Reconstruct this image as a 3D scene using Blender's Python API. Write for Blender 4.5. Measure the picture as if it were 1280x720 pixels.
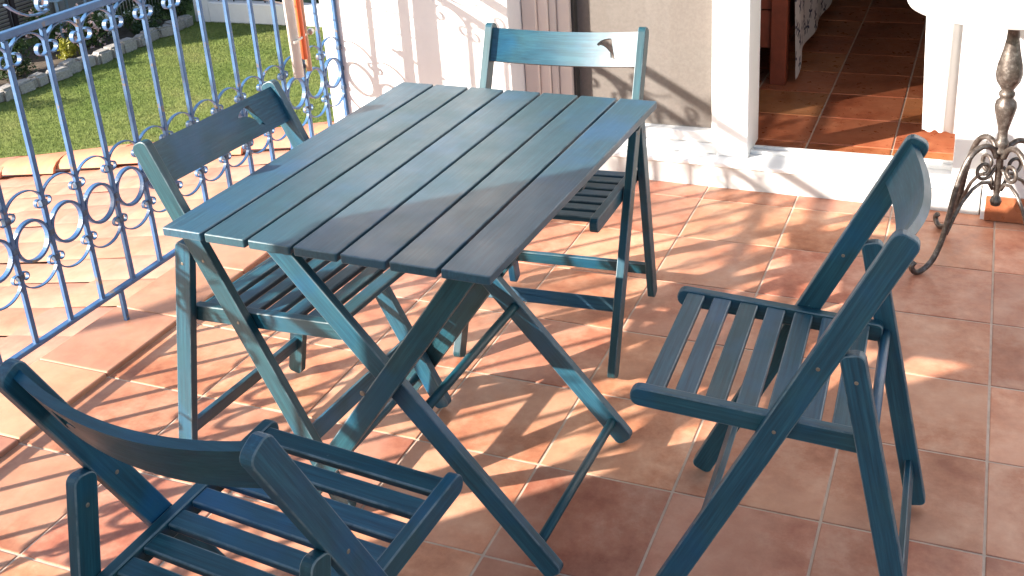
import bpy, bmesh, math, random
import numpy as np
from mathutils import Vector, Matrix, Euler
R = math.radians
for o in list(bpy.data.objects): bpy.data.objects.remove(o)
sc = bpy.context.scene
COL = sc.collection

# ------------------------------------------------------------------ camera
cam_d = bpy.data.cameras.new('camera'); cam = bpy.data.objects.new('camera', cam_d); COL.objects.link(cam)
CAM_POS = Vector((-0.1025, -3.838, 1.577))
cam.matrix_world = Matrix.Translation(CAM_POS) @ (Matrix.Rotation(R(23.945), 4, 'Z') @ Matrix.Rotation(R(68.322), 4, 'X') @ Matrix.Rotation(R(-3.816), 4, 'Z'))
cam_d.sensor_width = 36; cam_d.lens = 1385.24 / 1280 * 36; cam_d.shift_y = -149.39 / 1280
cam_d.clip_start = .05; cam_d.clip_end = 2000
sc.camera = cam

# ------------------------------------------------------------------ light
SUN_AZ = R(43.0)      # direction the light travels, from +X towards +Y
SUN_EL = R(22.8)
w = bpy.data.worlds.new('World'); sc.world = w; w.use_nodes = True
nt = w.node_tree; nt.nodes.clear()
sky = nt.nodes.new('ShaderNodeTexSky'); sky.sky_type = 'NISHITA'; sky.sun_disc = False
sky.sun_elevation = SUN_EL
tosun = Vector((-math.cos(SUN_AZ) * math.cos(SUN_EL), -math.sin(SUN_AZ) * math.cos(SUN_EL), math.sin(SUN_EL)))
sky.sun_rotation = math.atan2(tosun.x, tosun.y)
sky.air_density = 1.0; sky.dust_density = 1.5; sky.ozone_density = 1.0
bg = nt.nodes.new('ShaderNodeBackground'); bg.inputs['Strength'].default_value = .10
out = nt.nodes.new('ShaderNodeOutputWorld')
nt.links.new(sky.outputs[0], bg.inputs['Color']); nt.links.new(bg.outputs[0], out.inputs[0])
sd = bpy.data.lights.new('sun', 'SUN'); sd.energy = 5.0; sd.angle = R(.55); sd.color = (1, .93, .84)
sun = bpy.data.objects.new('sun', sd); COL.objects.link(sun)
sun.rotation_euler = tosun.to_track_quat('Z', 'Y').to_euler(); sun.location = (-6, -6, 8)
vs = sc.view_settings; vs.view_transform = 'Standard'; vs.look = 'None'; vs.gamma = 1; vs.use_curve_mapping = False
vs.exposure = 1.8

# ------------------------------------------------------------------ materials
class NT:
    def __init__(s, name):
        s.m = bpy.data.materials.new(name); s.m.use_nodes = True; s.t = s.m.node_tree
        s.b = s.t.nodes['Principled BSDF']; s.o = s.t.nodes['Material Output']
    def n(s, t, **kw):
        x = s.t.nodes.new('ShaderNode' + t)
        for k, v in kw.items():
            if k.startswith('i_'):
                key = k[2:]; key = int(key) if key.isdigit() else key.replace('_', ' ')
                x.inputs[key].default_value = v
            else: setattr(x, k, v)
        return x
    def l(s, a, b): s.t.links.new(a, b)
    def coord(s, kind='Object', scale=(1, 1, 1), jitter=True):
        c = s.n('TexCoord'); mp = s.n('Mapping'); mp.inputs['Scale'].default_value = scale
        s.l(c.outputs[kind], mp.inputs['Vector'])
        if jitter:
            oi = s.n('ObjectInfo'); mu = s.n('VectorMath', operation='SCALE'); mu.inputs[0].default_value = (17.3, 11.1, 23.7)
            s.l(oi.outputs['Random'], mu.inputs['Scale']); ad = s.n('VectorMath', operation='ADD')
            s.l(mp.outputs[0], ad.inputs[0]); s.l(mu.outputs[0], ad.inputs[1]); return ad.outputs[0]
        return mp.outputs[0]
    def noise(s, vec, scale, detail=4, rough=.55):
        x = s.n('TexNoise'); x.inputs['Scale'].default_value = scale; x.inputs['Detail'].default_value = detail; x.inputs['Roughness'].default_value = rough
        s.l(vec, x.inputs['Vector']); return x.outputs['Fac']
    def ramp(s, fac, stops):
        x = s.n('ValToRGB'); e = x.color_ramp.elements
        while len(e) < len(stops): e.new(.5)
        for k, (p, c) in zip(e, stops): k.position = p; k.color = (*c, 1) if len(c) == 3 else c
        s.l(fac, x.inputs['Fac']); return x.outputs['Color']
    def mix(s, fac, a, b, mode='MIX'):
        x = s.n('MixRGB', blend_type=mode)
        for v, i in ((fac, 0), (a, 1), (b, 2)):
            if isinstance(v, (int, float)): x.inputs[i].default_value = v
            elif isinstance(v, tuple): x.inputs[i].default_value = (*v, 1)
            else: s.l(v, x.inputs[i])
        return x.outputs[0]
    def rand(s): return s.n('ObjectInfo').outputs['Random']
    def bump(s, h, dist=.002, strength=.5):
        x = s.n('Bump'); x.inputs['Strength'].default_value = strength; x.inputs['Distance'].default_value = dist
        s.l(h, x.inputs['Height']); s.l(x.outputs[0], s.b.inputs['Normal'])
    def set(s, **kw):
        for k, v in kw.items():
            i = s.b.inputs[k.replace('_', ' ')]
            if hasattr(v, 'is_output') or isinstance(v, bpy.types.NodeSocket): s.l(v, i)
            else: i.default_value = (*v, 1) if isinstance(v, tuple) and len(v) == 3 else v
        return s.m

def plain(name, c, rough=.6, var=.12, scale=8, metallic=0, bump=.0, spec=.5):
    t = NT(name); v = t.coord()
    f = t.noise(v, scale, 5)
    c1 = tuple(x * (1 - var) for x in c); c2 = tuple(min(1, x * (1 + var)) for x in c)
    col = t.ramp(f, [(.3, c1), (.7, c2)])
    if bump: t.bump(t.noise(v, scale * 8, 4), bump, .6)
    return t.set(Base_Color=col, Roughness=rough, Metallic=metallic, Specular_IOR_Level=spec)

def wood_blue(worn=False, top=False):
    t = NT('worn_edge_wood' if worn else 'sheen_grey_table_wood' if top else 'blue_stained_wood')
    v = t.coord('Object', (1, 1, 1))
    g = t.coord('Object', (2.2, 60, 30)); fine = t.noise(g, 3.0, 6, .65)
    big = t.noise(v, 5.0, 3); mid = t.noise(v, 11, 4)
    col = t.ramp(fine, [(.22, (.002, .022, .034)), (.5, (.006, .050, .074)), (.8, (.018, .095, .125))])
    blue = t.ramp(big, [(.52, (0, 0, 0)), (.66, (1, 1, 1))])
    col = t.mix(t.mix(.55, (0, 0, 0), blue, 'MIX'), col, (.002, .072, .15))
    grn = t.ramp(mid, [(.5, (0, 0, 0)), (.75, (1, 1, 1))])
    col = t.mix(t.mix(.45, (0, 0, 0), grn, 'MIX'), col, (.012, .062, .068))
    h = t.n('HueSaturation'); t.l(col, h.inputs['Color'])
    mr = t.n('MapRange'); t.l(t.rand(), mr.inputs[0]); mr.inputs[3].default_value = .75; mr.inputs[4].default_value = 1.3
    t.l(mr.outputs[0], h.inputs['Value'])
    mh = t.n('MapRange'); t.l(t.rand(), mh.inputs[0]); mh.inputs[3].default_value = .485; mh.inputs[4].default_value = .515
    t.l(mh.outputs[0], h.inputs['Hue'])
    # small pale scuffs
    sp = t.ramp(t.noise(v, 150, 2, .6), [(.73, (0, 0, 0)), (.78, (1, 1, 1))])
    sp2 = t.ramp(t.noise(v, 6, 2), [(.52, (0, 0, 0)), (.62, (.6, .6, .6))])
    col = t.mix(t.mix(1.0, sp, sp2, 'MULTIPLY'), h.outputs[0], (.2, .27, .29))
    if top: col = t.mix(.30, col, (.05, .082, .10))  # greyer mix puts the tabletop's sky sheen into its colour
    if worn: col = t.mix(t.ramp(t.noise(v, 16, 5, .7), [(.38, (.12, .12, .12)), (.62, (.75, .75, .75))]), col, (.15, .19, .205))
    t.bump(fine, .0007, .6)
    rg = t.ramp(mid, [(.3, (.38, .38, .38)), (.7, (.55, .55, .55))])
    return t.set(Base_Color=col, Roughness=rg, Specular_IOR_Level=.4, Coat_Weight=.22 if top else .1, Coat_Roughness=.3)

def terracotta(name, cols, rough=.42, bump=.0012, scale=7, var=(.78, 1.18)):
    t = NT(name); v = t.coord('Object')
    a = t.noise(v, scale, 7, .7); b = t.noise(v, scale * 4.5, 5, .6); f = t.noise(v, 120, 3)
    col = t.ramp(a, [(.33, cols[0]), (.49, cols[1]), (.66, cols[2])])
    col = t.mix(.35, col, t.ramp(b, [(.3, (.75, .72, .7)), (.7, (1.15, 1.15, 1.12))]), 'MULTIPLY')
    pz_ = t.noise(v, scale * .45, 3, .5)
    col = t.mix(t.ramp(pz_, [(.46, (0, 0, 0)), (.62, (.5, .5, .5))]), col, cols[2])
    sp = t.ramp(f, [(.68, (1, 1, 1)), (.78, (.92, .9, .88))])
    col = t.mix(.6, col, sp, 'MULTIPLY')
    h = t.n('HueSaturation'); t.l(col, h.inputs['Color'])
    hh_ = t.n('MapRange'); rs_ = t.n('Math', operation='FRACT'); rm_ = t.n('Math', operation='MULTIPLY'); rm_.inputs[1].default_value = 7.31
    t.l(t.rand(), rm_.inputs[0]); t.l(rm_.outputs[0], rs_.inputs[0]); t.l(rs_.outputs[0], hh_.inputs[0]); hh_.inputs[3].default_value = .488; hh_.inputs[4].default_value = .502; t.l(hh_.outputs[0], h.inputs['Hue'])
    mr = t.n('MapRange'); t.l(t.rand(), mr.inputs[0]); mr.inputs[3].default_value = var[0]; mr.inputs[4].default_value = var[1]
    t.l(mr.outputs[0], h.inputs['Value'])
    t.bump(b, bump, .5)
    rg = t.ramp(b, [(.3, (rough - .08,) * 3), (.7, (rough + .12,) * 3)])
    return t.set(Base_Color=h.outputs[0], Roughness=rg, Specular_IOR_Level=.45)

def painted_metal():
    t = NT('blue_painted_iron'); v = t.coord('Object')
    a = t.noise(v, 30, 4)
    col = t.ramp(a, [(.3, (.028, .084, .195)), (.7, (.050, .13, .265))])
    rust = t.ramp(t.noise(v, 22, 6, .7), [(.60, (0, 0, 0)), (.66, (1, 1, 1))])
    col = t.mix(rust, col, (.16, .12, .085))
    t.bump(a, .0008, .4)
    return t.set(Base_Color=col, Roughness=.42)

def fabric_print():
    t = NT('printed_cotton'); c = t.n('TexCoord')
    mp = t.n('Mapping'); mp.inputs['Scale'].default_value = (9, 9, 9); t.l(c.outputs['Generated'], mp.inputs[0])
    uv = t.n('UVMap'); 
    vo = t.n('TexVoronoi', voronoi_dimensions='2D'); vo.inputs['Scale'].default_value = 11; t.l(uv.outputs[0], vo.inputs['Vector'])
    sb = t.n('VectorMath', operation='SUBTRACT'); t.l(uv.outputs[0], sb.inputs[0]); t.l(vo.outputs['Position'], sb.inputs[1])
    sx = t.n('SeparateXYZ'); t.l(sb.outputs[0], sx.inputs[0])
    at = t.n('Math', operation='ARCTAN2'); t.l(sx.outputs[0], at.inputs[0]); t.l(sx.outputs[1], at.inputs[1])
    ad = t.n('Math', operation='MULTIPLY_ADD'); t.l(at.outputs[0], ad.inputs[0]); ad.inputs[1].default_value = 5
    cr = t.n('SeparateColor'); t.l(vo.outputs['Color'], cr.inputs[0])
    mm = t.n('Math', operation='MULTIPLY'); t.l(cr.outputs[0], mm.inputs[0]); mm.inputs[1].default_value = 6.28; t.l(mm.outputs[0], ad.inputs[2])
    co = t.n('Math', operation='COSINE'); t.l(ad.outputs[0], co.inputs[0])
    rr = t.n('Math', operation='MULTIPLY_ADD'); t.l(co.outputs[0], rr.inputs[0]); rr.inputs[1].default_value = .16; rr.inputs[2].default_value = .24
    lt = t.n('Math', operation='LESS_THAN'); t.l(vo.outputs['Distance'], lt.inputs[0]); t.l(rr.outputs[0], lt.inputs[1])
    ln = t.n('VectorMath', operation='LENGTH'); t.l(sb.outputs[0], ln.inputs[0])
    ls = t.n('Math', operation='MULTIPLY'); t.l(ln.outputs['Value'], ls.inputs[0]); ls.inputs[1].default_value = 11
    t.l(ls.outputs[0], lt.inputs[0])
    col = t.mix(lt.outputs[0], (.62, .6, .6), (.03, .04, .09))
    return t.set(Base_Color=col, Roughness=.85)

def wavy_tex_screen():
    t = NT('insect_screen_mesh'); c = t.n('TexCoord')
    sx = t.n('SeparateXYZ'); t.l(c.outputs['Object'], sx.inputs[0])
    tr = t.n('BsdfTransparent'); mx = t.n('MixShader')
    v = t.coord('Object', jitter=False); f = t.noise(v, 90, 3); g = t.noise(v, 4, 3)
    col = t.mix(.5, t.ramp(g, [(.3, (.18, .16, .143)), (.7, (.19, .168, .15))]), t.ramp(f, [(.3, (.16, .14, .125)), (.7, (.215, .19, .17))]))
    t.set(Base_Color=col, Roughness=.8, Specular_IOR_Level=.2)
    mx.inputs[0].default_value = .72
    t.l(tr.outputs[0], mx.inputs[1]); t.l(t.b.outputs[0], mx.inputs[2]); t.l(mx.outputs[0], t.o.inputs['Surface'])
    return t.m

def leafmat(name, c1, c2):
    t = NT(name); v = t.coord('Object')
    col = t.ramp(t.noise(v, 9, 3), [(.3, c1), (.7, c2)])
    tl = t.n('BsdfTranslucent'); t.l(col, tl.inputs['Color']); mx = t.n('MixShader'); mx.inputs[0].default_value = .35
    t.set(Base_Color=col, Roughness=.5)
    t.l(t.b.outputs[0], mx.inputs[1]); t.l(tl.outputs[0], mx.inputs[2]); t.l(mx.outputs[0], t.o.inputs['Surface'])
    return t.m

def curtain_mat():
    t = NT('white_voile'); tl = t.n('BsdfTranslucent'); tl.inputs['Color'].default_value = (.85, .84, .82, 1)
    mx = t.n('MixShader'); mx.inputs[0].default_value = .4
    t.set(Base_Color=(.86, .85, .83), Roughness=.8)
    t.l(t.b.outputs[0], mx.inputs[1]); t.l(tl.outputs[0], mx.inputs[2]); t.l(mx.outputs[0], t.o.inputs['Surface'])
    return t.m

def iron_mat():
    t = NT('weathered_iron'); v = t.coord('Object')
    col = t.ramp(t.noise(v, 60, 5, .7), [(.3, (.045, .034, .028)), (.52, (.10, .08, .068)), (.66, (.20, .175, .155))])
    t.bump(t.noise(v, 140, 3), .001, .5)
    return t.set(Base_Color=col, Roughness=.4, Metallic=.55)

def grassmat():
    t = NT('grass'); g = t.n('NewGeometry')
    a = t.noise(t.coord('Object', jitter=False), .9, 4); b = t.noise(t.coord('Object', jitter=False), 14, 4, .7)
    col = t.ramp(a, [(.3, (.10, .145, .03)), (.55, (.15, .18, .048)), (.75, (.22, .215, .08))])
    col = t.mix(.6, col, t.ramp(b, [(.3, (.55, .6, .5)), (.7, (1.35, 1.3, 1.2))]), 'MULTIPLY')
    return t.set(Base_Color=col, Roughness=.7, Specular_IOR_Level=.2)

M = dict(
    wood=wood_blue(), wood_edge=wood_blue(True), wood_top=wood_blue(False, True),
    tile=terracotta('terracotta_floor_tile', [(.30, .098, .046), (.44, .182, .096), (.56, .305, .19)]),
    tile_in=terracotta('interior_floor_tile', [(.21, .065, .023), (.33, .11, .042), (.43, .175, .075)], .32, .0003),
    edge=terracotta('border_tile', [(.40, .175, .10), (.45, .21, .125), (.49, .25, .155)], .5),
    roof=terracotta('clay_roof_tile', [(.35, .15, .092), (.41, .195, .122), (.47, .255, .172)], .75, .0012, 5, (.93, 1.06)),
    roof2=terracotta('orange_roof_cap', [(.34, .125, .06), (.39, .15, .075), (.44, .19, .105)], .75, .003, 5, (.93, 1.06)),
    grout=plain('grout', (.50, .38, .29), .9, .15, 30),
    iron=painted_metal(), collar=plain('flaking_collar', (.05, .085, .14), .6, .5, 60), rustiron=iron_mat(),
    plaster=plain('white_plaster', (.66, .64, .63), .85, .03, 12, 0, .001),
    pvc=plain('white_pvc', (.70, .70, .69), .35, .02, 5),
    marble=plain('white_marble', (.47, .462, .45), .35, .08, 9),
    cream=plain('cream_frame', (.68, .565, .49), .5, .03, 5),
    beige=plain('beige_aluminium', (.50, .43, .39), .5, .04, 5),
    dark=plain('dark_gap', (.03, .028, .026), .6, .2),
    screen=wavy_tex_screen(), voile=curtain_mat(), printc=fabric_print(),
    redwood=plain('red_brown_wood', (.20, .045, .022), .4, .25, 14),
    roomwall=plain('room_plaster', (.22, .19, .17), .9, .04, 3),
    screw=plain('brass_screw', (.24, .20, .16), .45, .2, 40, .7),
    white=plain('white_table_top', (.68, .68, .67), .3, .03, 6),
    grass=grassmat(),
    soil=plain('soil', (.09, .065, .045), .95, .4, 12, 0, .01),
    stone=plain('pale_stone', (.33, .30, .27), .9, .25, 9, 0, .01),
    leaf_d=leafmat('dark_leaf', (.018, .04, .012), (.045, .08, .02)),
    leaf_m=leafmat('mid_leaf', (.04, .085, .018), (.10, .15, .035)),
    leaf_y=leafmat('yellow_leaf', (.2, .2, .02), (.34, .32, .03)),
    petal=plain('pink_petal', (.75, .5, .45), .7, .25, 20),
    petal_w=plain('white_petal', (.78, .74, .62), .7, .15, 20),
    bark=plain('bark', (.10, .075, .055), .9, .3, 10, 0, .01),
    housegrey=plain('grey_render', (.45, .41, .39), .9, .06, 3),
    shutter=plain('brown_shutter', (.30, .25, .21), .6, .1, 6),
    darkwood=plain('dark_frame', (.05, .03, .03), .6, .2, 6),
    blackiron=plain('black_iron', (.02, .022, .025), .5, .2),
    pipewhite=plain('grey_white_pipe', (.62, .6, .56), .5, .1, 18),
    pipeorange=plain('orange_conduit', (.66, .14, .05), .5, .1, 18),
    pipebrown=plain('brown_pole', (.40, .24, .16), .6, .15, 18),
    galv=plain('galvanised_metal', (.45, .43, .40), .4, .15, 30, .7),
    blueplastic=plain('pale_blue_plastic', (.35, .45, .55), .5, .05),
)

# ------------------------------------------------------------------ object helpers
def tag(o, label=None, cat=None, group=None, kind=None):
    if label: o['label'] = label
    if cat: o['category'] = cat
    if group: o['group'] = group
    if kind: o['kind'] = kind
    return o
def empty(name, loc=(0, 0, 0), rz=0, label=None, cat=None, group=None, kind=None):
    o = bpy.data.objects.new(name, None); COL.objects.link(o); o.empty_display_size = .05
    o.location = loc; o.rotation_euler = (0, 0, rz)
    return tag(o, label, cat, group, kind)
def obj(name, me, mat=None, parent=None, mw=None):
    o = bpy.data.objects.new(name, me); COL.objects.link(o)
    if mat is not None and len(me.materials) == 0:
        me.materials.append(mat)
        if mat in (M.get('wood'), M.get('wood_top')): me.materials.append(M['wood_edge'])
    if parent: o.parent = parent
    if mw is not None: o.matrix_basis = mw
    return o
def from_bm(bm, name, smooth=False):
    me = bpy.data.meshes.new(name); bm.to_mesh(me); bm.free()
    if smooth:
        for p in me.polygons: p.use_smooth = True
    return me
def pyd(name, v, f, smooth=False):
    me = bpy.data.meshes.new(name); me.from_pydata([tuple(map(float, x)) for x in v], [], f); me.update()
    if smooth:
        for p in me.polygons: p.use_smooth = True
    return me
def prism(name, outline, thick, bevel=.002, seg=2):
    """outline in XY (counter-clockwise), extruded +-thick/2 in Z, rounded edges"""
    bm = bmesh.new(); a = [bm.verts.new((x, y, -thick / 2)) for x, y in outline]; b = [bm.verts.new((x, y, thick / 2)) for x, y in outline]
    n = len(outline); bm.faces.new(a[::-1]); bm.faces.new(b)
    for i in range(n): bm.faces.new((a[i], a[(i + 1) % n], b[(i + 1) % n], b[i]))
    if bevel:
        es = [e for e in bm.edges if abs(e.verts[0].co.z - e.verts[1].co.z) < 1e-6 or len(outline) == 4]
        bmesh.ops.bevel(bm, geom=es, offset=bevel, segments=seg, profile=.5, affect='EDGES', material=1)
    return from_bm(bm, name)
def box(name, sx, sy, sz, bevel=.002, seg=1):
    return prism(name, [(-sx / 2, -sy / 2), (sx / 2, -sy / 2), (sx / 2, sy / 2), (-sx / 2, sy / 2)], sz, bevel, seg)
def boxat(name, lo, hi, mat, parent=None, bevel=0):
    lo = Vector(lo); hi = Vector(hi); d = hi - lo
    return obj(name, box(name, d.x, d.y, d.z, bevel), mat, parent, Matrix.Translation((lo + hi) / 2))
def rod(name, r, L, seg=12, r2=None):
    """along +X from 0 to L"""
    r2 = r if r2 is None else r2; v = []; f = []
    for k, (x, rr) in enumerate(((0, r * .8), (.0015, r), (L - .0015, r2), (L, r2 * .8))):
        for i in range(seg):
            a = 2 * math.pi * i / seg; v.append((x, rr * math.cos(a), rr * math.sin(a)))
    for k in range(3):
        for i in range(seg):
            j = (i + 1) % seg; f.append((k * seg + j, k * seg + i, (k + 1) * seg + i, (k + 1) * seg + j))
    f.append(tuple(range(seg))); f.append(tuple(range(4 * seg - 1, 3 * seg - 1, -1)))
    me = pyd(name, v, f)
    for p in me.polygons:
        if len(p.vertices) == 4: p.use_smooth = True
    return me
def frame(o, x, z):
    x = Vector(x).normalized(); z = Vector(z); z = (z - x * z.dot(x)).normalized(); y = z.cross(x)
    m = Matrix((x, y, z)).transposed().to_4x4(); m.translation = Vector(o); return m
def rounded(L, wd, rA, rB):
    """board outline along X 0..L, width wd, corner radius rA at start, rB at end"""
    pts = []
    def corner(cx, cy, r, a0):
        for k in range(5):
            a = R(a0 + 90 * k / 4); pts.append((cx + r * math.cos(a), cy + r * math.sin(a)))
    h = wd / 2
    corner(rA, -h + rA, rA, 180); corner(L - rB, -h + rB, rB, 270); corner(L - rB, h - rB, rB, 0); corner(rA, h - rA, rA, 90)
    return pts
def lathe(name, prof, seg=20):
    v = []; f = []
    for r, z in prof:
        for i in range(seg):
            a = 2 * math.pi * i / seg; v.append((r * math.cos(a), r * math.sin(a), z))
    n = len(prof)
    for k in range(n - 1):
        for i in range(seg):
            j = (i + 1) % seg; f.append((k * seg + i, k * seg + j, (k + 1) * seg + j, (k + 1) * seg + i))
    f.append(tuple(range(seg))[::-1]); f.append(tuple(range((n - 1) * seg, n * seg)))
    return pyd(name, v, f, True)
def ribbon(name, pts, thick, width, closed=False):
    """flat bar following pts in the local YZ plane, width along X"""
    n = len(pts); v = []; f = []; P = [Vector((0, a, b)) for a, b in pts]
    for i in range(n):
        t = (P[(i + 1) % n] - P[i - 1]) if closed else (P[min(i + 1, n - 1)] - P[max(i - 1, 0)])
        t.normalize(); nn = Vector((0, -t.z, t.y)) * thick / 2; wx = Vector((width / 2, 0, 0))
        v += [P[i] + nn + wx, P[i] + nn - wx, P[i] - nn - wx, P[i] - nn + wx]
    for i in range(n if closed else n - 1):
        a = 4 * i; b = 4 * ((i + 1) % n)
        for k in range(4): f.append((a + k, a + (k + 1) % 4, b + (k + 1) % 4, b + k))
    if not closed: f += [(3, 2, 1, 0), (4 * n - 4, 4 * n - 3, 4 * n - 2, 4 * n - 1)]
    return pyd(name, v, f)
def tube(name, pts, r, seg=8):
    P = [Vector(p) for p in pts]; n = len(P); v = []; f = []; up = Vector((0, 0, 1)); 
    rr = r if isinstance(r, (list, tuple)) else [r] * n; prev = None
    for i in range(n):
        t = (P[min(i + 1, n - 1)] - P[max(i - 1, 0)]).normalized()
        if prev is None:
            a = t.cross(Vector((.3, .9, .1))).normalized()
        else: a = (prev - t * prev.dot(t)).normalized()
        prev = a; b = t.cross(a)
        for k in range(seg):
            q = 2 * math.pi * k / seg; v.append(P[i] + (a * math.cos(q) + b * math.sin(q)) * rr[i])
    for i in range(n - 1):
        for k in range(seg):
            j = (k + 1) % seg; f.append((i * seg + k, i * seg + j, (i + 1) * seg + j, (i + 1) * seg + k))
    f.append(tuple(range(seg))[::-1]); f.append(tuple(range((n - 1) * seg, n * seg)))
    return pyd(name, v, f, True)
def copy_tree(o, parent=None):
    c = o.copy(); COL.objects.link(c); c.parent = parent
    for ch in [k for k in bpy.data.objects if k.parent == o]: copy_tree(ch, c)
    return c
def leaves(name, pts, size, mat, parent, rng, seed_n=None, aspect=.5):
    """many small rhombic leaves around given points"""
    P = np.asarray(pts, float); n = len(P)
    d = rng.normal(size=(n, 3)); d /= np.linalg.norm(d, axis=1, keepdims=True)
    u = rng.normal(size=(n, 3)); u -= d * (u * d).sum(1, keepdims=True); u /= np.linalg.norm(u, axis=1, keepdims=True)
    s = size * rng.uniform(.6, 1.3, (n, 1))
    V = np.stack([P, P + d * s * .5 + u * s * aspect * .5, P + d * s, P + d * s * .5 - u * s * aspect * .5], 1).reshape(-1, 3)
    me = bpy.data.meshes.new(name); me.vertices.add(4 * n); me.loops.add(4 * n); me.polygons.add(n)
    me.vertices.foreach_set('co', V.ravel()); me.loops.foreach_set('vertex_index', np.arange(4 * n))
    me.polygons.foreach_set('loop_start', np.arange(n) * 4); me.update(calc_edges=True); me.validate()
    return obj(name, me, mat, parent)

# ================================================================== SETTING
S = .316
GZ = -2.6
# lawn / ground reaching the horizon
lawn = obj('lawn', pyd('lawn', [(-400, -400, GZ), (400, -400, GZ), (400, 400, GZ), (-400, 400, GZ)], [(0, 1, 2, 3)]), M['grass'])
tag(lawn, kind='structure')

# terrace slab (grout level) with its tiles
terr = boxat('terrace_floor', (-2.30, -6.2, -.35), (3.2, 0.0, -.0022), M['grout']); tag(terr, kind='structure')
base = boxat('terrace_base', (-2.46, -6.2, GZ - .2), (3.2, -.01, -.351), M['plaster']); tag(base, kind='structure')
rnd = random.Random(3)
tile_me = box('floor_tile', S - .0055, S - .0055, .012, .0022, 2)
def child_at(o, parent, loc, rot=(0, 0, 0)):
    o.parent = parent; o.matrix_parent_inverse = parent.matrix_world.inverted() if False else Matrix.Translation(-parent.location)
    o.location = loc; o.rotation_euler = rot
for c in range(-4, 7):
    for r in range(0, 14):
        o = obj('floor_tile', tile_me, M['tile'])
        child_at(o, terr, (-(c + .5) * S, -(r + .5) * S, -.006 + rnd.uniform(-.0006, .0006)), (rnd.uniform(-.0012, .0012), rnd.uniform(-.0012, .0012), rnd.choice([0, 1, 2, 3]) * math.pi / 2))
edge_me = prism('border_tile', [(-.1225, -S / 2 + .002), (.1225, -S / 2 + .002), (.1225, S / 2 - .002), (-.1225, S / 2 - .002)], .024, .004, 2)
strip = boxat('border_bed', (-2.452, -6.2, -.35), (-2.225, -.02, -.002), M['grout'], None); tag(strip, kind='structure')
for r in range(0, 19):
    o = obj('border_tile', edge_me, M['edge'])
    child_at(o, strip, (-2.3345, -(r + .5) * S, .001), (0, 0, 0))

# ---------------------------------------------------------------- house with door opening
house = empty('white_house', (-1.0, .3, 0), 0, 'white plastered house wall with sliding door opening and marble doorstep', 'house')
def hbox(name, lo, hi, mat, bevel=0, parent=None):
    o = boxat(name, lo, hi, mat, None, bevel); o.parent = parent or house
    o.matrix_parent_inverse = Matrix.Translation(-house.location); return o
WY = -.19          # wall line at the door
WL = -.30          # the pier left of the door stands forward
hbox('wall', (-2.43, WL, -.6), (-1.652, .30, 2.75), M['plaster'])
hbox('wall', (-2.43, WL + .001, GZ - .1), (-2.0, .30, -.601), M['plaster'])
hbox('wall', (-.045, -.258, -.3), (3.0, .10, 2.75), M['plaster'])
hbox('wall', (-1.651, -.18, 2.15), (-.046, .10, 2.749), M['plaster'])
for nm, y_, z0, z1, mt in (('doorstep', -.204, -.05, .0815, 'marble'), ('sill_slab', -.215, .082, .098, 'pvc')):
    sill = hbox(nm, (-1.651, y_, z0), (-.046, -.004, z1), M[mt], .003)
    sill.rotation_euler.z = R(-1.6)
# skirting tiles on the right wall
sk_me = box('skirting_tile', S - .004, .01, .085, .002, 1)
for k in range(4):
    o = obj('skirting_tile', sk_me, M['tile_in']); o.parent = house; o.matrix_parent_inverse = Matrix.Translation(-house.location)
    o.location = (-.04 + .005 + S * (k + .5), -.264, .0445)
# room
room = empty('bedroom_shell', (-1.3, 2.3, 0)); room.name = 'bedroom'
tag(room, 'dim bedroom behind the sliding door with plain walls', 'room')
def rbox(name, lo, hi, mat):
    o = boxat(name, lo, hi, mat); o.parent = room; o.matrix_parent_inverse = Matrix.Translation(-room.location); return o
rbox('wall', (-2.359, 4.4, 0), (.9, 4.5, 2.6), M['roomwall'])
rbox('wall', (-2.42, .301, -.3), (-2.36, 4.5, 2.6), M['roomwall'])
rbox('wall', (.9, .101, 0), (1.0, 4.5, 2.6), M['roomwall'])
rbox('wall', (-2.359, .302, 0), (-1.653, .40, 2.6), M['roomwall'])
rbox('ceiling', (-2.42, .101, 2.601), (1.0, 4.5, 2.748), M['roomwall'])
fl_in = boxat('interior_floor', (-2.359, .005, -.3), (.9, 4.4, .0565), M['grout']); tag(fl_in, kind='structure')
SI = .302
tin_me = box('interior_tile', SI - .006, SI - .006, .012, .002, 1)
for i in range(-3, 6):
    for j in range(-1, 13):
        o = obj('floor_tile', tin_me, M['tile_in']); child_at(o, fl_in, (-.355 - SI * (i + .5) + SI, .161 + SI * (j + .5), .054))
# narrow strip of tiles between the sill and the first seam
strip_me = box('interior_tile_cut', SI - .0045, .10, .012, .002, 1)

# ---------------------------------------------------------------- sliding door
door = empty('sliding_door', (-.85, -.1, .098), 0, 'white sliding door with beige insect screen and open right side', 'door')
def dbox(name, lo, hi, mat, bevel=.002, parent=None, smooth=False):
    o = boxat(name, lo, hi, mat, None, bevel); o.parent = parent or door
    o.matrix_parent_inverse = Matrix.Translation(-door.location); return o
def dpart(o, parent=None):
    o.parent = parent or door; o.matrix_parent_inverse = Matrix.Translation(-door.location); return o
YF = -.145
dbox('jamb', (-1.649, -.176, .0985), (-1.595, -.06, 2.148), M['cream'])
dbox('jamb', (-1.594, -.160, .0985), (-1.555, -.06, 2.148), M['cream'])
dbox('jamb', (-1.554, -.150, .0985), (-1.528, -.06, 2.148), M['beige'])
dbox('jamb', (-1.527, -.138, .0985), (-1.478, -.06, 2.148), M['beige'])
dbox('gap_strip', (-1.477, -.120, .0985), (-1.468, -.06, 2.148), M['dark'], 0)  # dark strip stands in for the shaded gap beside the screen
dbox('jamb', (-.142, -.215, .0985), (-.047, .02, 2.148), M['pvc'])
pan = dpart(boxat('fixed_panel', (-1.467, YF + .012, .0985), (-.936, -.06, .135), M['pvc'], None, .003))
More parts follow.
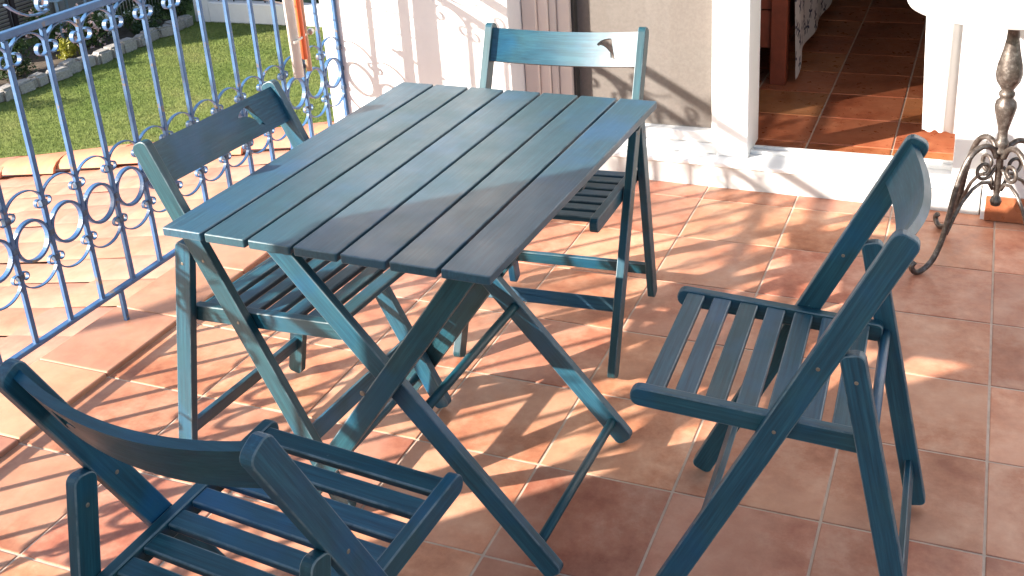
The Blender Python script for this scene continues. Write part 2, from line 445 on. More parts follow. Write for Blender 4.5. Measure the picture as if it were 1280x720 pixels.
dbox('bottom_rail', (-1.466, YF + .022, .1355), (-.937, -.062, .178), M['pvc'], .004)
dbox('stile', (-.935, YF, .0985), (-.822, -.055, 2.148), M['pvc'], .003)
dbox('stile', (-.9565, YF + .016, .179), (-.9355, -.064, 2.148), M['pvc'], .003)
dbox('jamb', (-.8335, -.054, .0985), (-.8235, .055, 2.148), M['pvc'], .002)
dbox('head_rail', (-1.467, YF + .02, 2.05), (-.143, -.02, 2.147), M['pvc'], .002)
dbox('track', (-.8215, -.10, .0985), (-.143, -.085, .112), M['pvc'], .001)
dbox('track', (-.8215, -.045, .0985), (-.143, -.03, .108), M['pvc'], .001)
sb = bmesh.new(); vv = [sb.verts.new(p) for p in ((-1.468, -.082, .176), (-.955, -.082, .176), (-.955, -.082, 2.06), (-1.468, -.082, 2.06))]; sb.faces.new(vv)
scr = dpart(obj('insect_screen', from_bm(sb, 'insect_screen'), M['screen']))

# curtains
def curtain(name, x0, x1, y, z0, z1, amp, waves, label, seed, drift=0):
    rg = random.Random(seed); n = 60; mrows = 14; v = []; f = []
    ph = rg.uniform(0, 6)
    for j in range(mrows + 1):
        t = j / mrows; z = z1 + (z0 - z1) * t
        for i in range(n + 1):
            u = i / n; x = x0 + (x1 - x0) * u + drift * t * (1 - u) + .006 * math.sin(7 * t + 9 * u)
            yy = y + amp * (.5 + .5 * t) * math.sin(waves * 2 * math.pi * u + ph + .6 * math.sin(2.2 * t)) + amp * .35 * math.sin(waves * 4.7 * math.pi * u + 1 + t)
            v.append((x, yy, z + (.004 * math.sin(31 * u + ph) + .012 * math.sin(6 * u) if j == mrows else 0)))
    for j in range(mrows):
        for i in range(n):
            a = j * (n + 1) + i; f.append((a, a + 1, a + n + 2, a + n + 1))
    me = pyd(name, v, f, True); o = obj(name, me, M['voile']); return tag(o, label, 'curtain')
curtain('net_curtain', -.295, -.05, .20, .12, 2.05, .016, 1.6, 'white curtain hanging at the open right side of the doorway', 4, .03)
curtain('net_curtain', -1.46, -1.2, .22, .08, 2.05, .03, 3.5, 'pale curtain seen dimly behind the beige insect screen', 8)

# bed and bedspread
bed = empty('bed', (-1.5, 1.8, .06), 0, 'red-brown wooden bed standing inside the bedroom', 'bed')
def bpart(o): o.parent = bed; o.matrix_parent_inverse = Matrix.Translation(-bed.location); return o
bpart(boxat('leg', (-.925, .83, .06), (-.855, .90, .72), M['redwood'], None, .004))
bpart(boxat('leg', (-2.25, .83, .06), (-2.18, .90, .72), M['redwood'], None, .004))
bpart(boxat('footboard', (-2.179, .85, .22), (-.926, .88, .385), M['redwood'], None, .003))
bpart(boxat('footboard', (-2.179, .851, .39), (-.926, .881, .66), M['redwood'], None, .003))
bpart(boxat('side_rail', (-.905, .901, .25), (-.875, 2.9, .42), M['redwood'], None, .003))
bpart(boxat('mattress', (-2.2, .92, .40), (-.91, 2.9, .62), M['roomwall'], None, .02))
# bedspread: hanging sheet with folds, starts beside the leg
def spread():
    n = 46; mm = 16; v = []; f = []; uvs = []
    for j in range(mm + 1):
        t = j / mm
        for i in range(n + 1):
            u = i / n; y = .845 + 2.0 * u
            fold = .012 * math.sin(24 * u) * t * (1 - .6 * u)
            x = -.835 + fold + .02 * t * math.exp(-u * 10)
            zb = .085 + .045 * min(1, max(0, (u - .03) / .10))
            z = .66 + (zb - .66) * t
            v.append((x, y, z)); uvs.append((u * 2.0, .66 - z))
    for j in range(mm):
        for i in range(n):
            a = j * (n + 1) + i; f.append((a, a + 1, a + n + 2, a + n + 1))
    k = len(v)
    for i in range(n + 1):
        u = i / n; v.append((-2.2, .92 + 1.95 * u, .662)); uvs.append((u * 2, 1.5))
    for i in range(n): f.append((i, k + i, k + i + 1, i + 1))
    me = pyd('bedspread', v, f, True); ul = me.uv_layers.new(name='UVMap')
    for lp in me.loops: ul.data[lp.index].uv = uvs[lp.vertex_index]
    return tag(obj('bedspread', me, M['printc']), 'white bedspread printed with navy starfish and shells hanging off the bed', 'bedspread')
spread()

# ================================================================== RAILING
RX = -2.363; PITCH = .1275
rail = empty('balcony_railing', (RX, -1.584, 0), 0, 'blue wrought iron railing with rings and scrolls along the terrace edge', 'railing')
ks = list(range(-15, 11)); ys = [k * PITCH for k in ks]
bal_me = box('baluster', .0135, .0135, .80, .0015)
for y in ys: obj('baluster', bal_me, M['iron'], rail, Matrix.Translation((0, y, .522)) @ Matrix.Rotation(R(rnd.uniform(-.35, .35)), 4, 'X'))
y0, y1 = ys[0] - .05, ys[-1] + .13
for nm, z, h, wd in (('bottom_rail', .117, .013, .022), ('top_rail', .936, .020, .024), ('handrail', 1.045, .022, .04)):
    me = box(nm, wd, y1 - y0, h, .003, 2); obj(nm, me, M['iron'], rail, Matrix.Translation((0, (y0 + y1) / 2, z)))
foot_me = box('foot', .013, .013, .112, .001)
for y in (-.055, -1.53, .97): obj('foot', foot_me, M['iron'], rail, Matrix.Translation((0, y, .055)))
h = PITCH / 2
ring_me = ribbon('ring', [((h - .0085) * math.cos(2 * math.pi * i / 40), (h - .0085) * math.sin(2 * math.pi * i / 40)) for i in range(40)], .0075, .014, True)
def cscroll(hh, rc, turn=285, end=.6):
    L = []
    for k in range(16, -1, -1):
        th = R(180 + turn * k / 16); r = rc - (rc - rc * end) * k / 16
        L.append((h + rc + r * math.cos(th), r * math.sin(th)))
    arch = [(h * math.cos(R(a)), hh * math.sin(R(a))) for a in range(8, 173, 9)]
    return L + arch + [(-a, b) for a, b in L[::-1]]
sc_me = ribbon('scroll', cscroll(.050, .0150), .0034, .010)
sc2_me = ribbon('top_scroll', cscroll(.052, .0200), .0040, .013)
col_me = box('collar', .019, .019, .018, .002)
def spiral_top():
    P = []
    for k in range(22):
        th = R(150 - 400 * (1 - k / 21)); r = .010 + .016 * (k / 21)
        P.append((r * math.cos(th) - .012, r * math.sin(th) + .045))
    P = []
    for k in range(26):
        t = k / 25; th = R(300 - 430 * t); r = .024 - .013 * t
        P.append((.035 + r * math.cos(th), .040 + r * math.sin(th)))
    tail = [(-.085, .062), (-.066, .045), (-.045, .030), (-.02, .0185), (.01, .014), (.03, .0145)]
    return tail + P
top_me = ribbon('crest_scroll', spiral_top(), .0045, .013)
for i, y in enumerate(ys):
    for z in (.393, .478, .318): obj('collar', col_me, M['collar'], rail, Matrix.Translation((0, y, z)))
    if i == len(ys) - 1: break
    yc = y + h
    obj('ring', ring_me, M['iron'], rail, Matrix.Translation((0, yc, .395)))
    obj('scroll', sc_me, M['iron'], rail, Matrix.Translation((0, yc, .483)))
    obj('scroll', sc_me, M['iron'], rail, Matrix.Translation((0, yc, .314)) @ Matrix.Rotation(math.pi, 4, 'X'))
    obj('top_scroll', sc2_me, M['iron'], rail, Matrix.Translation((0, yc, .872)))
nk = int((y1 - y0) / .19)
for k in range(nk): obj('crest_scroll', top_me, M['iron'], rail, Matrix.Translation((0, y0 + .11 + .19 * k, .946)))

# poles lashed to the railing
pole = empty('lashed_poles', (-2.335, -.62, .43), 0, 'white pole and orange sleeved bar clamped to the railing near the house corner', 'pole')
obj('white_pole', rod('white_pole', .019, 1.75, 16), M['pipewhite'], pole, frame((0, -.014, .03), (0, -.012, 1), (1, 0, 0)))
obj('brown_pole', rod('brown_pole', .011, 1.75, 14), M['pipebrown'], pole, frame((-.004, .062, .03), (0, -.004, 1), (1, 0, 0)))
obj('orange_sleeve', rod('orange_sleeve', .0115, 1.2, 14), M['pipeorange'], pole, frame((.006, .030, .085), (0, -.01, 1), (1, 0, 0)))
obj('clamp', rod('clamp', .006, .17, 8), M['galv'], pole, frame((.022, -.045, .165), (-.2, 1, .03), (0, 0, 1)))
obj('clamp_nut', rod('clamp_nut', .012, .022, 6), M['galv'], pole, frame((.002, .085, .169), (-.2, 1, .03), (0, 0, 1)))

# clothesline whose shadow lines cross the white wall
cl_ = empty('clothesline', (-6.4, -.75, GZ), 0, 'clothesline of thin wires running out over the garden from the lashed poles', 'clothesline')
obj('post', rod('post', .03, 4.9, 10), M['galv'], cl_, frame((0, 0, 0), (0, 0, 1), (1, 0, 0)))
for k, z in enumerate((.72, .80, .90, .98, 1.08, 1.2)):
    a = Vector((-2.338, -.625 - .004 * k, z)) - cl_.location; b = Vector((0.0, .02 * k - .05, z + .78 + .02 * k - GZ))
    m_ = (a + b) / 2 - Vector((0, 0, .03)); obj('wire', tube('wire', [tuple(a), tuple(m_), tuple(b)], .0028, 5), M['galv'], cl_)

# ================================================================== CLAY ROOF beyond the railing
roof = empty('clay_tile_roof', (-2.47, -1.0, -.03), 0, 'pale clay barrel tile roof below the railing', 'roof')
SL = R(10); slope = Matrix.Rotation(-SL, 4, 'Y')
CW = .195
def barrel(L, r0, r1, th=.012, a=75, flat=.62):
    v = []; f = []; n = 9; m = 3
    for s_, off in ((0, 0), (1, -th)):
        for j in range(m):
            t = j / (m - 1); rr = r0 + (r1 - r0) * t
            for i in range(n):
                an = R(-a + 2 * a * i / (n - 1)); v.append((-L * t, (rr + off) * math.sin(an), (rr + off) * math.cos(an) * flat))
    def idx(s_, j, i): return s_ * n * m + j * n + i
    for j in range(m - 1):
        for i in range(n - 1):
            f.append((idx(0, j, i), idx(0, j + 1, i), idx(0, j + 1, i + 1), idx(0, j, i + 1)))
            f.append((idx(1, j, i), idx(1, j, i + 1), idx(1, j + 1, i + 1), idx(1, j + 1, i)))
    for j in range(m - 1):
        f.append((idx(0, j, 0), idx(1, j, 0), idx(1, j + 1, 0), idx(0, j + 1, 0)))
        f.append((idx(0, j, n - 1), idx(0, j + 1, n - 1), idx(1, j + 1, n - 1), idx(1, j, n - 1)))
    for i in range(n - 1):
        f.append((idx(0, 0, i), idx(0, 0, i + 1), idx(1, 0, i + 1), idx(1, 0, i)))
        f.append((idx(0, m - 1, i), idx(1, m - 1, i), idx(1, m - 1, i + 1), idx(0, m - 1, i + 1)))
    me = pyd('roof_tile', v, f, True); me.set_sharp_from_angle(angle=R(38)); return me
TL = .40
cov_me = barrel(TL + .05, .104, .112, .008, 66, .13)
cap_me = barrel(TL + .03, .130, .104, .016, 84, .55)
rr_ = random.Random(5)
deck = obj('roof_deck', box('roof_deck', 5.4, 6.4, .05, 0), M['roof'], roof, slope @ Matrix.Translation((-2.7, -1.85, -.105)))
for cidx in range(-19, 6):
    yy = .06 + CW * cidx   # relative to roof origin y=-1
    for k in range(13):
        if -.95 - 1.0 > 99: continue
        if yy < -2.6 and k > 5: continue
        x = .02 - TL * k
        obj('roof_tile', cov_me, M['roof'], roof, slope @ Matrix.Translation((x, yy + rr_.uniform(-.006, .006), -.050 + .004 + rr_.uniform(-.003, .003))) @ Matrix.Rotation(R(rr_.uniform(-.8, .8)), 4, 'Z') @ Matrix.Rotation(R(.9), 4, 'Y'))
for k in range(13):
    x = .08 - TL * k
    obj('verge_tile', cap_me, M['roof2'], roof, slope @ Matrix.Translation((x, 1.165 + rr_.uniform(-.008, .008), -.02)) @ Matrix.Rotation(R(rr_.uniform(-1.5, 1.5)), 4, 'Z') @ Matrix.Rotation(R(1.8), 4, 'Y'))
# wall that carries the roof
obj('wall', box('roof_wall', 5.0, 6.0, 1.6, 0), M['plaster'], roof, Matrix.Translation((-2.55, -1.95, -1.80)))

# ================================================================== FOLDING CHAIRS
b_, H_, zh_, c_, r1_, z1_, r2_, z2_, W_, Wr_ = .414, .826, .600, .461, .038, .4535, -.372, .424, .448, .400
TH = .021
def make_chair():
    ch = empty('folding_chair')
    ax = Vector((-b_, 0, H_)); Lp = ax.length; axn = ax.normalized(); fw = Vector((axn.z, 0, -axn.x))   # fw: forward normal of the post
    post_me = prism('post', rounded(Lp - .010, .045, .014, .016), TH, .0022)
    hp = Vector((-b_ * zh_ / H_ - .040, 0, zh_)); ft = Vector((-c_, 0, .012))
    leg_me = prism('rear_leg', rounded((hp - ft).length + .008, .041, .012, .014), TH, .0022)
    bolt_me = rod('bolt', .0036, .0022, 10)
    for s in (-1, 1):
        y = s * (W_ / 2 - TH / 2)
        p = obj('post', post_me, M['wood'], ch, frame(Vector((0, y, 0)) + axn * .010, axn, (0, 1, 0)))
        g = obj('rear_leg', leg_me, M['wood'], ch, frame(Vector((ft.x, y, ft.z)), hp - ft, (0, 1, 0)))
        for side in (-1, 1):
            for q in (Vector((-b_ * .575 / H_, 0, .575)), Vector((-b_ * .44 / H_, 0, .44))):
                obj('bolt', bolt_me, M['screw'], ch, frame(q + Vector((0, y + side * (TH / 2 - .001), 0)), (0, side, 0), (1, 0, 0)))
            q = ft + (hp - ft) * .93
            obj('bolt', bolt_me, M['screw'], ch, frame(Vector((q.x, y + side * (TH / 2 - .001), q.z)), (0, side, 0), (1, 0, 0)))
        # hinge between post and rear leg
        obj('hinge', box('hinge', .03, .012, .006, .001), M['blackiron'], ch, Matrix.Translation((hp.x + .018, y, hp.z - .004)))
    # seat
    rl = Vector((r1_ - r2_, 0, z1_ - z2_)); rn = rl.normalized(); up = Vector((-rn.z, 0, rn.x))
    rail_me = prism('seat_rail', rounded(rl.length, .038, .012, .017), .021, .0025)
    for s in (-1, 1):
        obj('seat_rail', rail_me, M['wood'], ch, frame((r2_, s * (Wr_ / 2 - .0105 + .0), z2_), rn, (0, -1, 0)))
    sl = prism('seat_slat', [(-(Wr_ / 2 - .021), -.0185), (Wr_ / 2 - .021, -.0185), (Wr_ / 2 - .021, .0185), (-(Wr_ / 2 - .021), .0185)], .014, .003, 2)
    for k in range(7):
        o_ = Vector((r1_, 0, z1_)) - rn * (.040 + .0545 * k) + up * (.0085)
        obj('seat_slat', sl, M['wood'], ch, frame(o_, (0, 1, 0), up))
    # dowel at the rear of the seat, and lower boards
    dw = rod('dowel', .0095, W_ - 2 * TH + .004, 14)
    q = ft + (hp - ft) * ((z2_ - .01 - ft.z) / (hp.z - ft.z))
    obj('dowel', dw, M['wood'], ch, frame((q.x + .002, -(W_ / 2 - TH + .002), q.z), (0, 1, 0), (0, 0, 1)))
    st = prism('stretcher', rounded(W_ - 2 * TH + .003, .036, .001, .001), .013, .002)
    for zz, A, B in ((.175, Vector((0, 0, 0)), ax), (.105, ft, hp)):
        q = A + (B - A) * ((zz - A.z) / (B.z - A.z)); d = (B - A).normalized()
        nrm = Vector((d.z, 0, -d.x))
        obj('stretcher', st, M['wood'], ch, frame((q.x, -(W_ / 2 - TH + .0015), q.z), (0, 1, 0), nrm))
    # curved backrest with dolphin cut-out
    wb = W_ - 2 * TH + .004; hb = .092; sag = .033; tb = .014; cpos = Lp - .014 - hb / 2
    xs = np.linspace(-wb / 2, wb / 2, 61)
    # dolphin in board coordinates (u to the sitter's left, v up), from nose to tail
    du = np.array([0, 10, 25, 45, 65, 80, 93, 99, 105, 112, 120, 130]) / 130.0
    dt = np.array([207, 197, 187, 180, 176.5, 174.5, 176, 190, 215, 240, 263, 294.])
    db = np.array([208, 217, 212, 217, 229, 241, 256, 286, 283, 284, 289, 296.])
    hole_w = .056; hc = wb * .278
    hu = hc - hole_w / 2 + du * hole_w
    px2m = hole_w / 130.0
    ht = -(dt - 237) * px2m * 1.12; hbm = -(db - 237) * px2m * 1.12
    us = np.unique(np.round(np.concatenate([xs, hu]), 5))
    v = []; f = []; vid = {}
    def pt(u, w_, side):
        key = (round(u, 5), round(w_, 5), side)
        if key not in vid:
            n_ = -sag * (1 - (2 * u / wb) ** 2) + side * tb / 2 + .004
            vid[key] = len(v); v.append((u, w_, n_))
        return vid[key]
    def quad(u0, u1, a0, a1, b0, b1):    # a = lower, b = upper
        f.append((pt(u0, a0, 1), pt(u1, a1, 1), pt(u1, b1, 1), pt(u0, b0, 1)))
        f.append((pt(u0, a0, -1), pt(u0, b0, -1), pt(u1, b1, -1), pt(u1, a1, -1)))
    def wall_(u0, u1, w0, w1, flip):
        q = (pt(u0, w0, 1), pt(u0, w0, -1), pt(u1, w1, -1), pt(u1, w1, 1)); f.append(q if not flip else q[::-1])
    hh = hb / 2
    for u0, u1 in zip(us[:-1], us[1:]):
        u0 = float(u0); u1 = float(u1)
        wall_(u0, u1, -hh, -hh, False); wall_(u0, u1, hh, hh, True)
        if u0 >= hu[0] - 1e-5 and u1 <= hu[-1] + 1e-5:
            l0, l1 = float(np.interp(u0, hu, hbm)), float(np.interp(u1, hu, hbm)); t0, t1 = float(np.interp(u0, hu, ht)), float(np.interp(u1, hu, ht))
            quad(u0, u1, -hh, -hh, l0, l1); quad(u0, u1, t0, t1, hh, hh); wall_(u0, u1, l0, l1, True); wall_(u0, u1, t0, t1, False)
        else: quad(u0, u1, -hh, -hh, hh, hh)
    for u, fl in ((-wb / 2, False), (wb / 2, True)):
        q = (pt(u, -hh, 1), pt(u, hh, 1), pt(u, hh, -1), pt(u, -hh, -1)); f.append(q[::-1] if fl else q)
    me = pyd('backrest', v, f)
    bk = obj('backrest', me, M['wood'], ch)
    # local x -> sitter's left (+Y), y -> along the post, z -> forward
    m = Matrix((Vector((0, 1, 0)), axn, fw)).transposed().to_4x4(); m.translation = axn * cpos
    bk.matrix_basis = m
    return ch
proto = make_chair()
CH = [((-.590, -2.017), 181.8, 'blue slatted folding chair standing alone on the terracotta tiles beside the iron pedestal table'),
      ((-1.104, -1.530), -87.1, 'blue slatted folding chair with its back to the sliding door'),
      ((-1.262, -1.972), -3.7, 'blue slatted folding chair with its back to the blue railing'),
      ((-1.009, -2.548), 84.6, 'blue slatted folding chair seen from behind opposite the door side chair')]
for i, ((x, y), a, lab) in enumerate(CH):
    c = proto if i == 0 else copy_tree(proto)
    c.location = (x, y, 0); c.rotation_euler = (0, 0, R(a)); tag(c, lab, 'chair', 'folding chairs around the table')

# ================================================================== FOLDING TABLE
tb = empty('folding_table', (-1.165, -1.846, 0), R(-1.5), 'blue folding table with seven slats and crossed legs', 'table')
TW, TLn, TZ = .702, .955, .72
gap = .008; sw = (TW - 6 * gap) / 7
slat_me = prism('slat', rounded(TLn, sw, .004, .004), .018, .0022)
for k in range(7):
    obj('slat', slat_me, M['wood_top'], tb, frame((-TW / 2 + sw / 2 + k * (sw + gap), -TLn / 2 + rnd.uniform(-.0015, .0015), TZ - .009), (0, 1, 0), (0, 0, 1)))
bat_me = prism('batten', rounded(TW - .03, .032, .014, .014), .022, .002)
for y in (-.345, .02, .40):
    obj('batten', bat_me, M['wood'], tb, frame((-TW / 2 + .015, y, TZ - .018 - .0165), (1, 0, 0), (0, -1, 0)))
def tleg(x0, x1, y, nm='leg'):
    a = Vector((x0, y, .012)); d = Vector((x1, y, TZ - .035)) - a
    me = prism('leg', rounded(d.length + .012, .046, .014, .016), .021, .0025)
    return obj('leg', me, M['wood'], tb, frame(a, d, (0, 1, 0)))
YN, YFAR = -.392, .120
AX = (.395, -.195); BX = (-.215, .272)
tleg(AX[0], AX[1], YN + .023); tleg(BX[0], BX[1], YN)
tleg(AX[0] - .01, AX[1] - .01, YFAR - .023); tleg(BX[0] + .0, BX[1] + .0, YFAR)
def xrod(legx, z, ya, yb, off=0):
    t = (z - .012) / (TZ - .035 - .012); x = legx[0] + (legx[1] - legx[0]) * t + off
    obj('cross_rod', rod('cross_rod', .0105, yb - ya, 14), M['wood'], tb, frame((x, ya, z), (0, 1, 0), (0, 0, 1)))
xrod(AX, .060, YN + .030, YFAR - .030); xrod(AX, .325, YN + .030, YFAR - .030); xrod(BX, .062, YN + .008, YFAR - .008)
bolt_me = rod('bolt', .006, .004, 10)
tb_t = .372; obj('bolt', bolt_me, M['screw'], tb, frame((.012, YN - .0095, tb_t), (0, -1, 0), (1, 0, 0)))

# ================================================================== IRON PEDESTAL TABLE
pt_ = empty('pedestal_table', (-.012, -.555, 0), 0, 'round white topped table on a scrolled iron pedestal by the wall', 'table')
obj('table_top', lathe('table_top', [(.02, .782), (.262, .782), (.280, .785), (.285, .793), (.283, .803), (.275, .808), (.02, .809)], 64), M['white'], pt_)
prof = [(.006, .178), (.016, .182), (.021, .194), (.016, .206), (.010, .214), (.012, .225), (.013, .345), (.024, .348), (.027, .356), (.020, .364), (.024, .372), (.024, .382), (.018, .390),
        (.017, .400), (.022, .420), (.033, .455), (.038, .475), (.034, .492), (.022, .502), (.027, .510), (.027, .518), (.020, .526), (.028, .536), (.040, .552), (.045, .572), (.041, .60), (.029, .640), (.021, .675), (.020, .70),
        (.028, .706), (.028, .714), (.020, .72), (.022, .75), (.036, .765), (.06, .7815)]
obj('column', lathe('column', [(r * (.8 if z < .75 else 1), z + (.012 if .39 < z < .74 else 0)) for r, z in prof], 24), M['rustiron'], pt_)
for k in range(4):
    a = R(38 + 90 * k); ca, sa = math.cos(a), math.sin(a)
    P = [(.014, .335), (.03, .365), (.062, .375), (.098, .355), (.125, .305), (.143, .24), (.156, .17), (.172, .10), (.195, .045), (.22, .018), (.245, .008), (.262, .016), (.268, .032), (.258, .044)]
    # smooth the path
    Q = []
    for i in range(len(P) - 1):
        p0, p1, p2, p3 = P[max(i - 1, 0)], P[i], P[i + 1], P[min(i + 2, len(P) - 1)]
        for s_ in range(4):
            t = s_ / 4
            Q.append(tuple(.5 * (2 * p1[d] + (p2[d] - p0[d]) * t + (2 * p0[d] - 5 * p1[d] + 4 * p2[d] - p3[d]) * t * t + (3 * p1[d] - p0[d] - 3 * p2[d] + p3[d]) * t ** 3) for d in (0, 1)))
    Q.append(P[-1])
    leg = obj('leg', tube('leg', [(r * ca, r * sa, z) for r, z in Q], .0085, 10), M['rustiron'], pt_)
    # inner scroll
    sp = [(.014, .30)]
    for i in range(30):
        t = i / 29; th = R(200 + 430 * t); r = .030 - .018 * t
        sp.append((.050 + r * math.cos(th), .300 + r * math.sin(th)))
    obj('scroll', tube('scroll', [(r * ca, r * sa, z) for r, z in sp], .0055, 8), M['rustiron'], pt_)
    br = [(.016, .235), (.03, .258), (.055, .262), (.085, .245), (.115, .21), (.138, .165), (.153, .13), (.160, .115)]
    obj('brace', tube('brace', [(r * ca, r * sa, z) for r, z in br], .0055, 8), M['rustiron'], pt_)

# ================================================================== GARDEN
rng = np.random.default_rng(11)
# grass blades on the visible part of the lawn
n = 170000
gx = rng.uniform(-12.0, -6.0, n); gy = rng.uniform(2.0, 10.6, n)
hgt = rng.uniform(.012, .032, n); ang = rng.uniform(0, 6.283, n); ln = rng.normal(0, .012, (n, 2)); wd = .0032
V = np.empty((n, 3, 3)); V[:, 0] = np.stack([gx - wd * np.cos(ang), gy - wd * np.sin(ang), np.full(n, GZ)], 1)
V[:, 1] = np.stack([gx + wd * np.cos(ang), gy + wd * np.sin(ang), np.full(n, GZ)], 1); V[:, 2] = np.stack([gx + ln[:, 0], gy + ln[:, 1], GZ + hgt], 1)
me = bpy.data.meshes.new('grass_blades'); me.vertices.add(3 * n); me.loops.add(3 * n); me.polygons.add(n)
me.vertices.foreach_set('co', V.ravel()); me.loops.foreach_set('vertex_index', np.arange(3 * n)); me.polygons.foreach_set('loop_start', np.arange(n) * 3); me.update(calc_edges=True)
go = obj('grass_blades', me, M['grass']); tag(go, 'short mown grass of the garden below', 'grass', kind='stuff')

# flower bed soil and stone border
bedsoil = boxat('flower_bed', (-13.6, 3.0, GZ), (-12.0, 10.4, GZ + .06), M['soil']); tag(bedsoil, kind='structure')
kerb = empty('stone_border', (-11.95, 6, GZ), 0, 'low border of pale rough stones between lawn and flower bed', 'border')
for k in range(26):
    L = rng.uniform(.22, .38); bm = bmesh.new(); bmesh.ops.create_cube(bm, size=1)
    bmesh.ops.bevel(bm, geom=bm.edges[:], offset=.16, segments=2, affect='EDGES')
    for vtx in bm.verts: vtx.co += Vector(rng.normal(0, .03, 3))
    me = from_bm(bm, 'stone')
    o = obj('stone', me, M['stone'], kerb, Matrix.Translation((rng.normal(0, .03), -3 + k * .29, .07)) @ Matrix.Rotation(rng.normal(0, .15), 4, 'Z') @ Matrix.Diagonal((.2, L, .17 + rng.uniform(0, .06), 1)))

def bush(name, loc, rx, rz, nleaf, size, mat, label, flower=None, nf=0, cat='bush', aspect=.5):
    t = empty(name, loc, 0, label, cat)
    st = [];
    for k in range(6):
        a = rng.uniform(0, 6.28); e = Vector((rx * .5 * math.cos(a), rx * .5 * math.sin(a), rz * 1.2))
        obj('stem', tube('stem', [(0, 0, -.05), tuple(e * .5 + Vector((0, 0, .03))), tuple(e)], [.012, .008, .004], 5), M['bark'], t)
    # clumps
    nc = 14; cl = rng.normal(0, 1, (nc, 3)); cl /= np.linalg.norm(cl, axis=1, keepdims=True); cl *= rng.uniform(.35, .9, (nc, 1))
    pts = []
    for c in cl:
        m_ = nleaf // nc; p = c + rng.normal(0, .22, (m_, 3)); pts.append(p)
    p = np.concatenate(pts); p[:, 0] *= rx; p[:, 1] *= rx; p[:, 2] = (p[:, 2] * rz) + rz; p[:, 2] = np.abs(p[:, 2]) + .02
    leaves('foliage', p, size, mat, t, rng, aspect=aspect)
    if flower:
        q = cl[rng.integers(0, nc, nf)] + rng.normal(0, .2, (nf, 3)); q /= np.maximum(.8, np.linalg.norm(q, axis=1, keepdims=True)); q *= 1.05
        q[:, 0] *= rx; q[:, 1] *= rx; q[:, 2] = np.abs(q[:, 2] * rz + rz) + .03
        qq = np.repeat(q, 8, 0) + rng.normal(0, .012, (nf * 8, 3))
        leaves('blossom', qq, .05, flower, t, rng, aspect=.9)
    return t
BX_ = -12.55
bush('dark_shrub', (-12.5, 7.15, GZ), .33, .36, 2600, .05, M['leaf_d'], 'dark upright shrub beside the stone border')
bush('dark_shrub', (-12.6, 6.3, GZ), .35, .34, 2400, .05, M['leaf_d'], 'low dark shrub at the end of the flower bed')
bush('dark_shrub', (-12.45, 5.4, GZ), .40, .42, 2600, .05, M['leaf_d'], 'bushy dark shrub at the corner of the flower bed past the railing')
bush('yellow_plant', (-12.45, 8.15, GZ), .16, .14, 700, .07, M['leaf_y'], 'small yellow flowering plant in the flower bed', cat='plant', aspect=.25)
bush('rose_bush', (-12.6, 8.7, GZ), .30, .32, 1700, .05, M['leaf_m'], 'leafy rose bush with pink blossom next to the yellow plant', M['petal'], 38)
bush('rose_bush', (-12.75, 9.25, GZ), .28, .26, 1500, .05, M['leaf_m'], 'rose bush with pale cream blossom in the middle of the bed', M['petal_w'], 40)
bush('rose_bush', (-12.5, 9.75, GZ), .24, .2, 1200, .05, M['leaf_m'], 'low rose bush with scattered white blossom near the hedge', M['petal_w'], 22)
bush('climbing_rose', (-12.95, 8.25, GZ), .22, .42, 1300, .05, M['leaf_m'], 'tall thin climbing rose against the grey house wall', M['petal'], 14)
bush('low_shrub', (-12.15, 9.55, GZ), .22, .13, 900, .05, M['leaf_d'], 'small dark tuft growing over the stone border')
bush('low_shrub', (-12.2, 10.3, GZ), .3, .2, 1300, .05, M['leaf_d'], 'dark green tuft where the border meets the white wall')
# hedge
hedge = empty('hedge', (-13.3, 11.2, GZ), 0, 'tall dark green hedge behind the rose bed', 'hedge')
hp_ = np.stack([rng.uniform(-.5, .5, 9000), rng.uniform(-1.1, 1.6, 9000), rng.uniform(0, 2.2, 9000)], 1) + rng.normal(0, .06, (9000, 3))
leaves('foliage', hp_, .08, M['leaf_d'], hedge, rng)
for y in (-.8, 0, .8, 1.4): obj('stem', tube('stem', [(0, y, -.05), (.03, y + .05, 1.0), (0, y, 1.9)], [.04, .03, .01], 6), M['bark'], hedge)
# wire/picket fence in front of the hedge
fen = empty('garden_fence', (-12.9, 9.6, GZ), 0, 'thin grey upright bars of a small garden fence by the roses', 'fence')
pk = rod('picket', .008, .85, 6)
for k in range(20): obj('picket', pk, M['galv'], fen, frame((0, -.1 + .075 * k, 0), (0, 0, 1), (1, 0, 0)))
for z in (.2, .75): obj('rail', rod('rail', .008, 1.6, 6), M['galv'], fen, frame((.01, -.15, z), (0, 1, 0), (0, 0, 1)))
# low white wall and iron gate at the end of the lawn
lw = empty('garden_wall', (-9.6, 10.65, GZ), 0, 'low white wall at the end of the lawn', 'wall')
obj('wall', box('wall', 4.2, .22, .34, .02), M['plaster'], lw, Matrix.Translation((0, 0, .17)))
gp = empty('gate_pillar', (-11.85, 10.7, GZ), 0, 'grey gate pillar with capital between hedge and iron gate', 'pillar')
obj('shaft', box('shaft', .3, .3, 1.9, .01), M['plaster'], gp, Matrix.Translation((0, 0, .95)))
obj('cap', box('cap', .38, .38, .08, .01), M['plaster'], gp, Matrix.Translation((0, 0, 1.941)))
gate = empty('iron_fence', (-9.6, 10.65, GZ + .34), 0, 'black iron fence panel standing on the low white wall', 'fence')
for z in (.12, .30, .9): obj('rail', box('rail', 4.0, .03, .035, .004), M['galv'] if z < .2 else M['blackiron'], gate, Matrix.Translation((0, 0, z)))
for k in range(14): obj('bar', rod('bar', .012, .9, 8), M['blackiron'], gate, frame((-1.95 + .3 * k, 0, 0), (0, 0, 1), (1, 0, 0)))
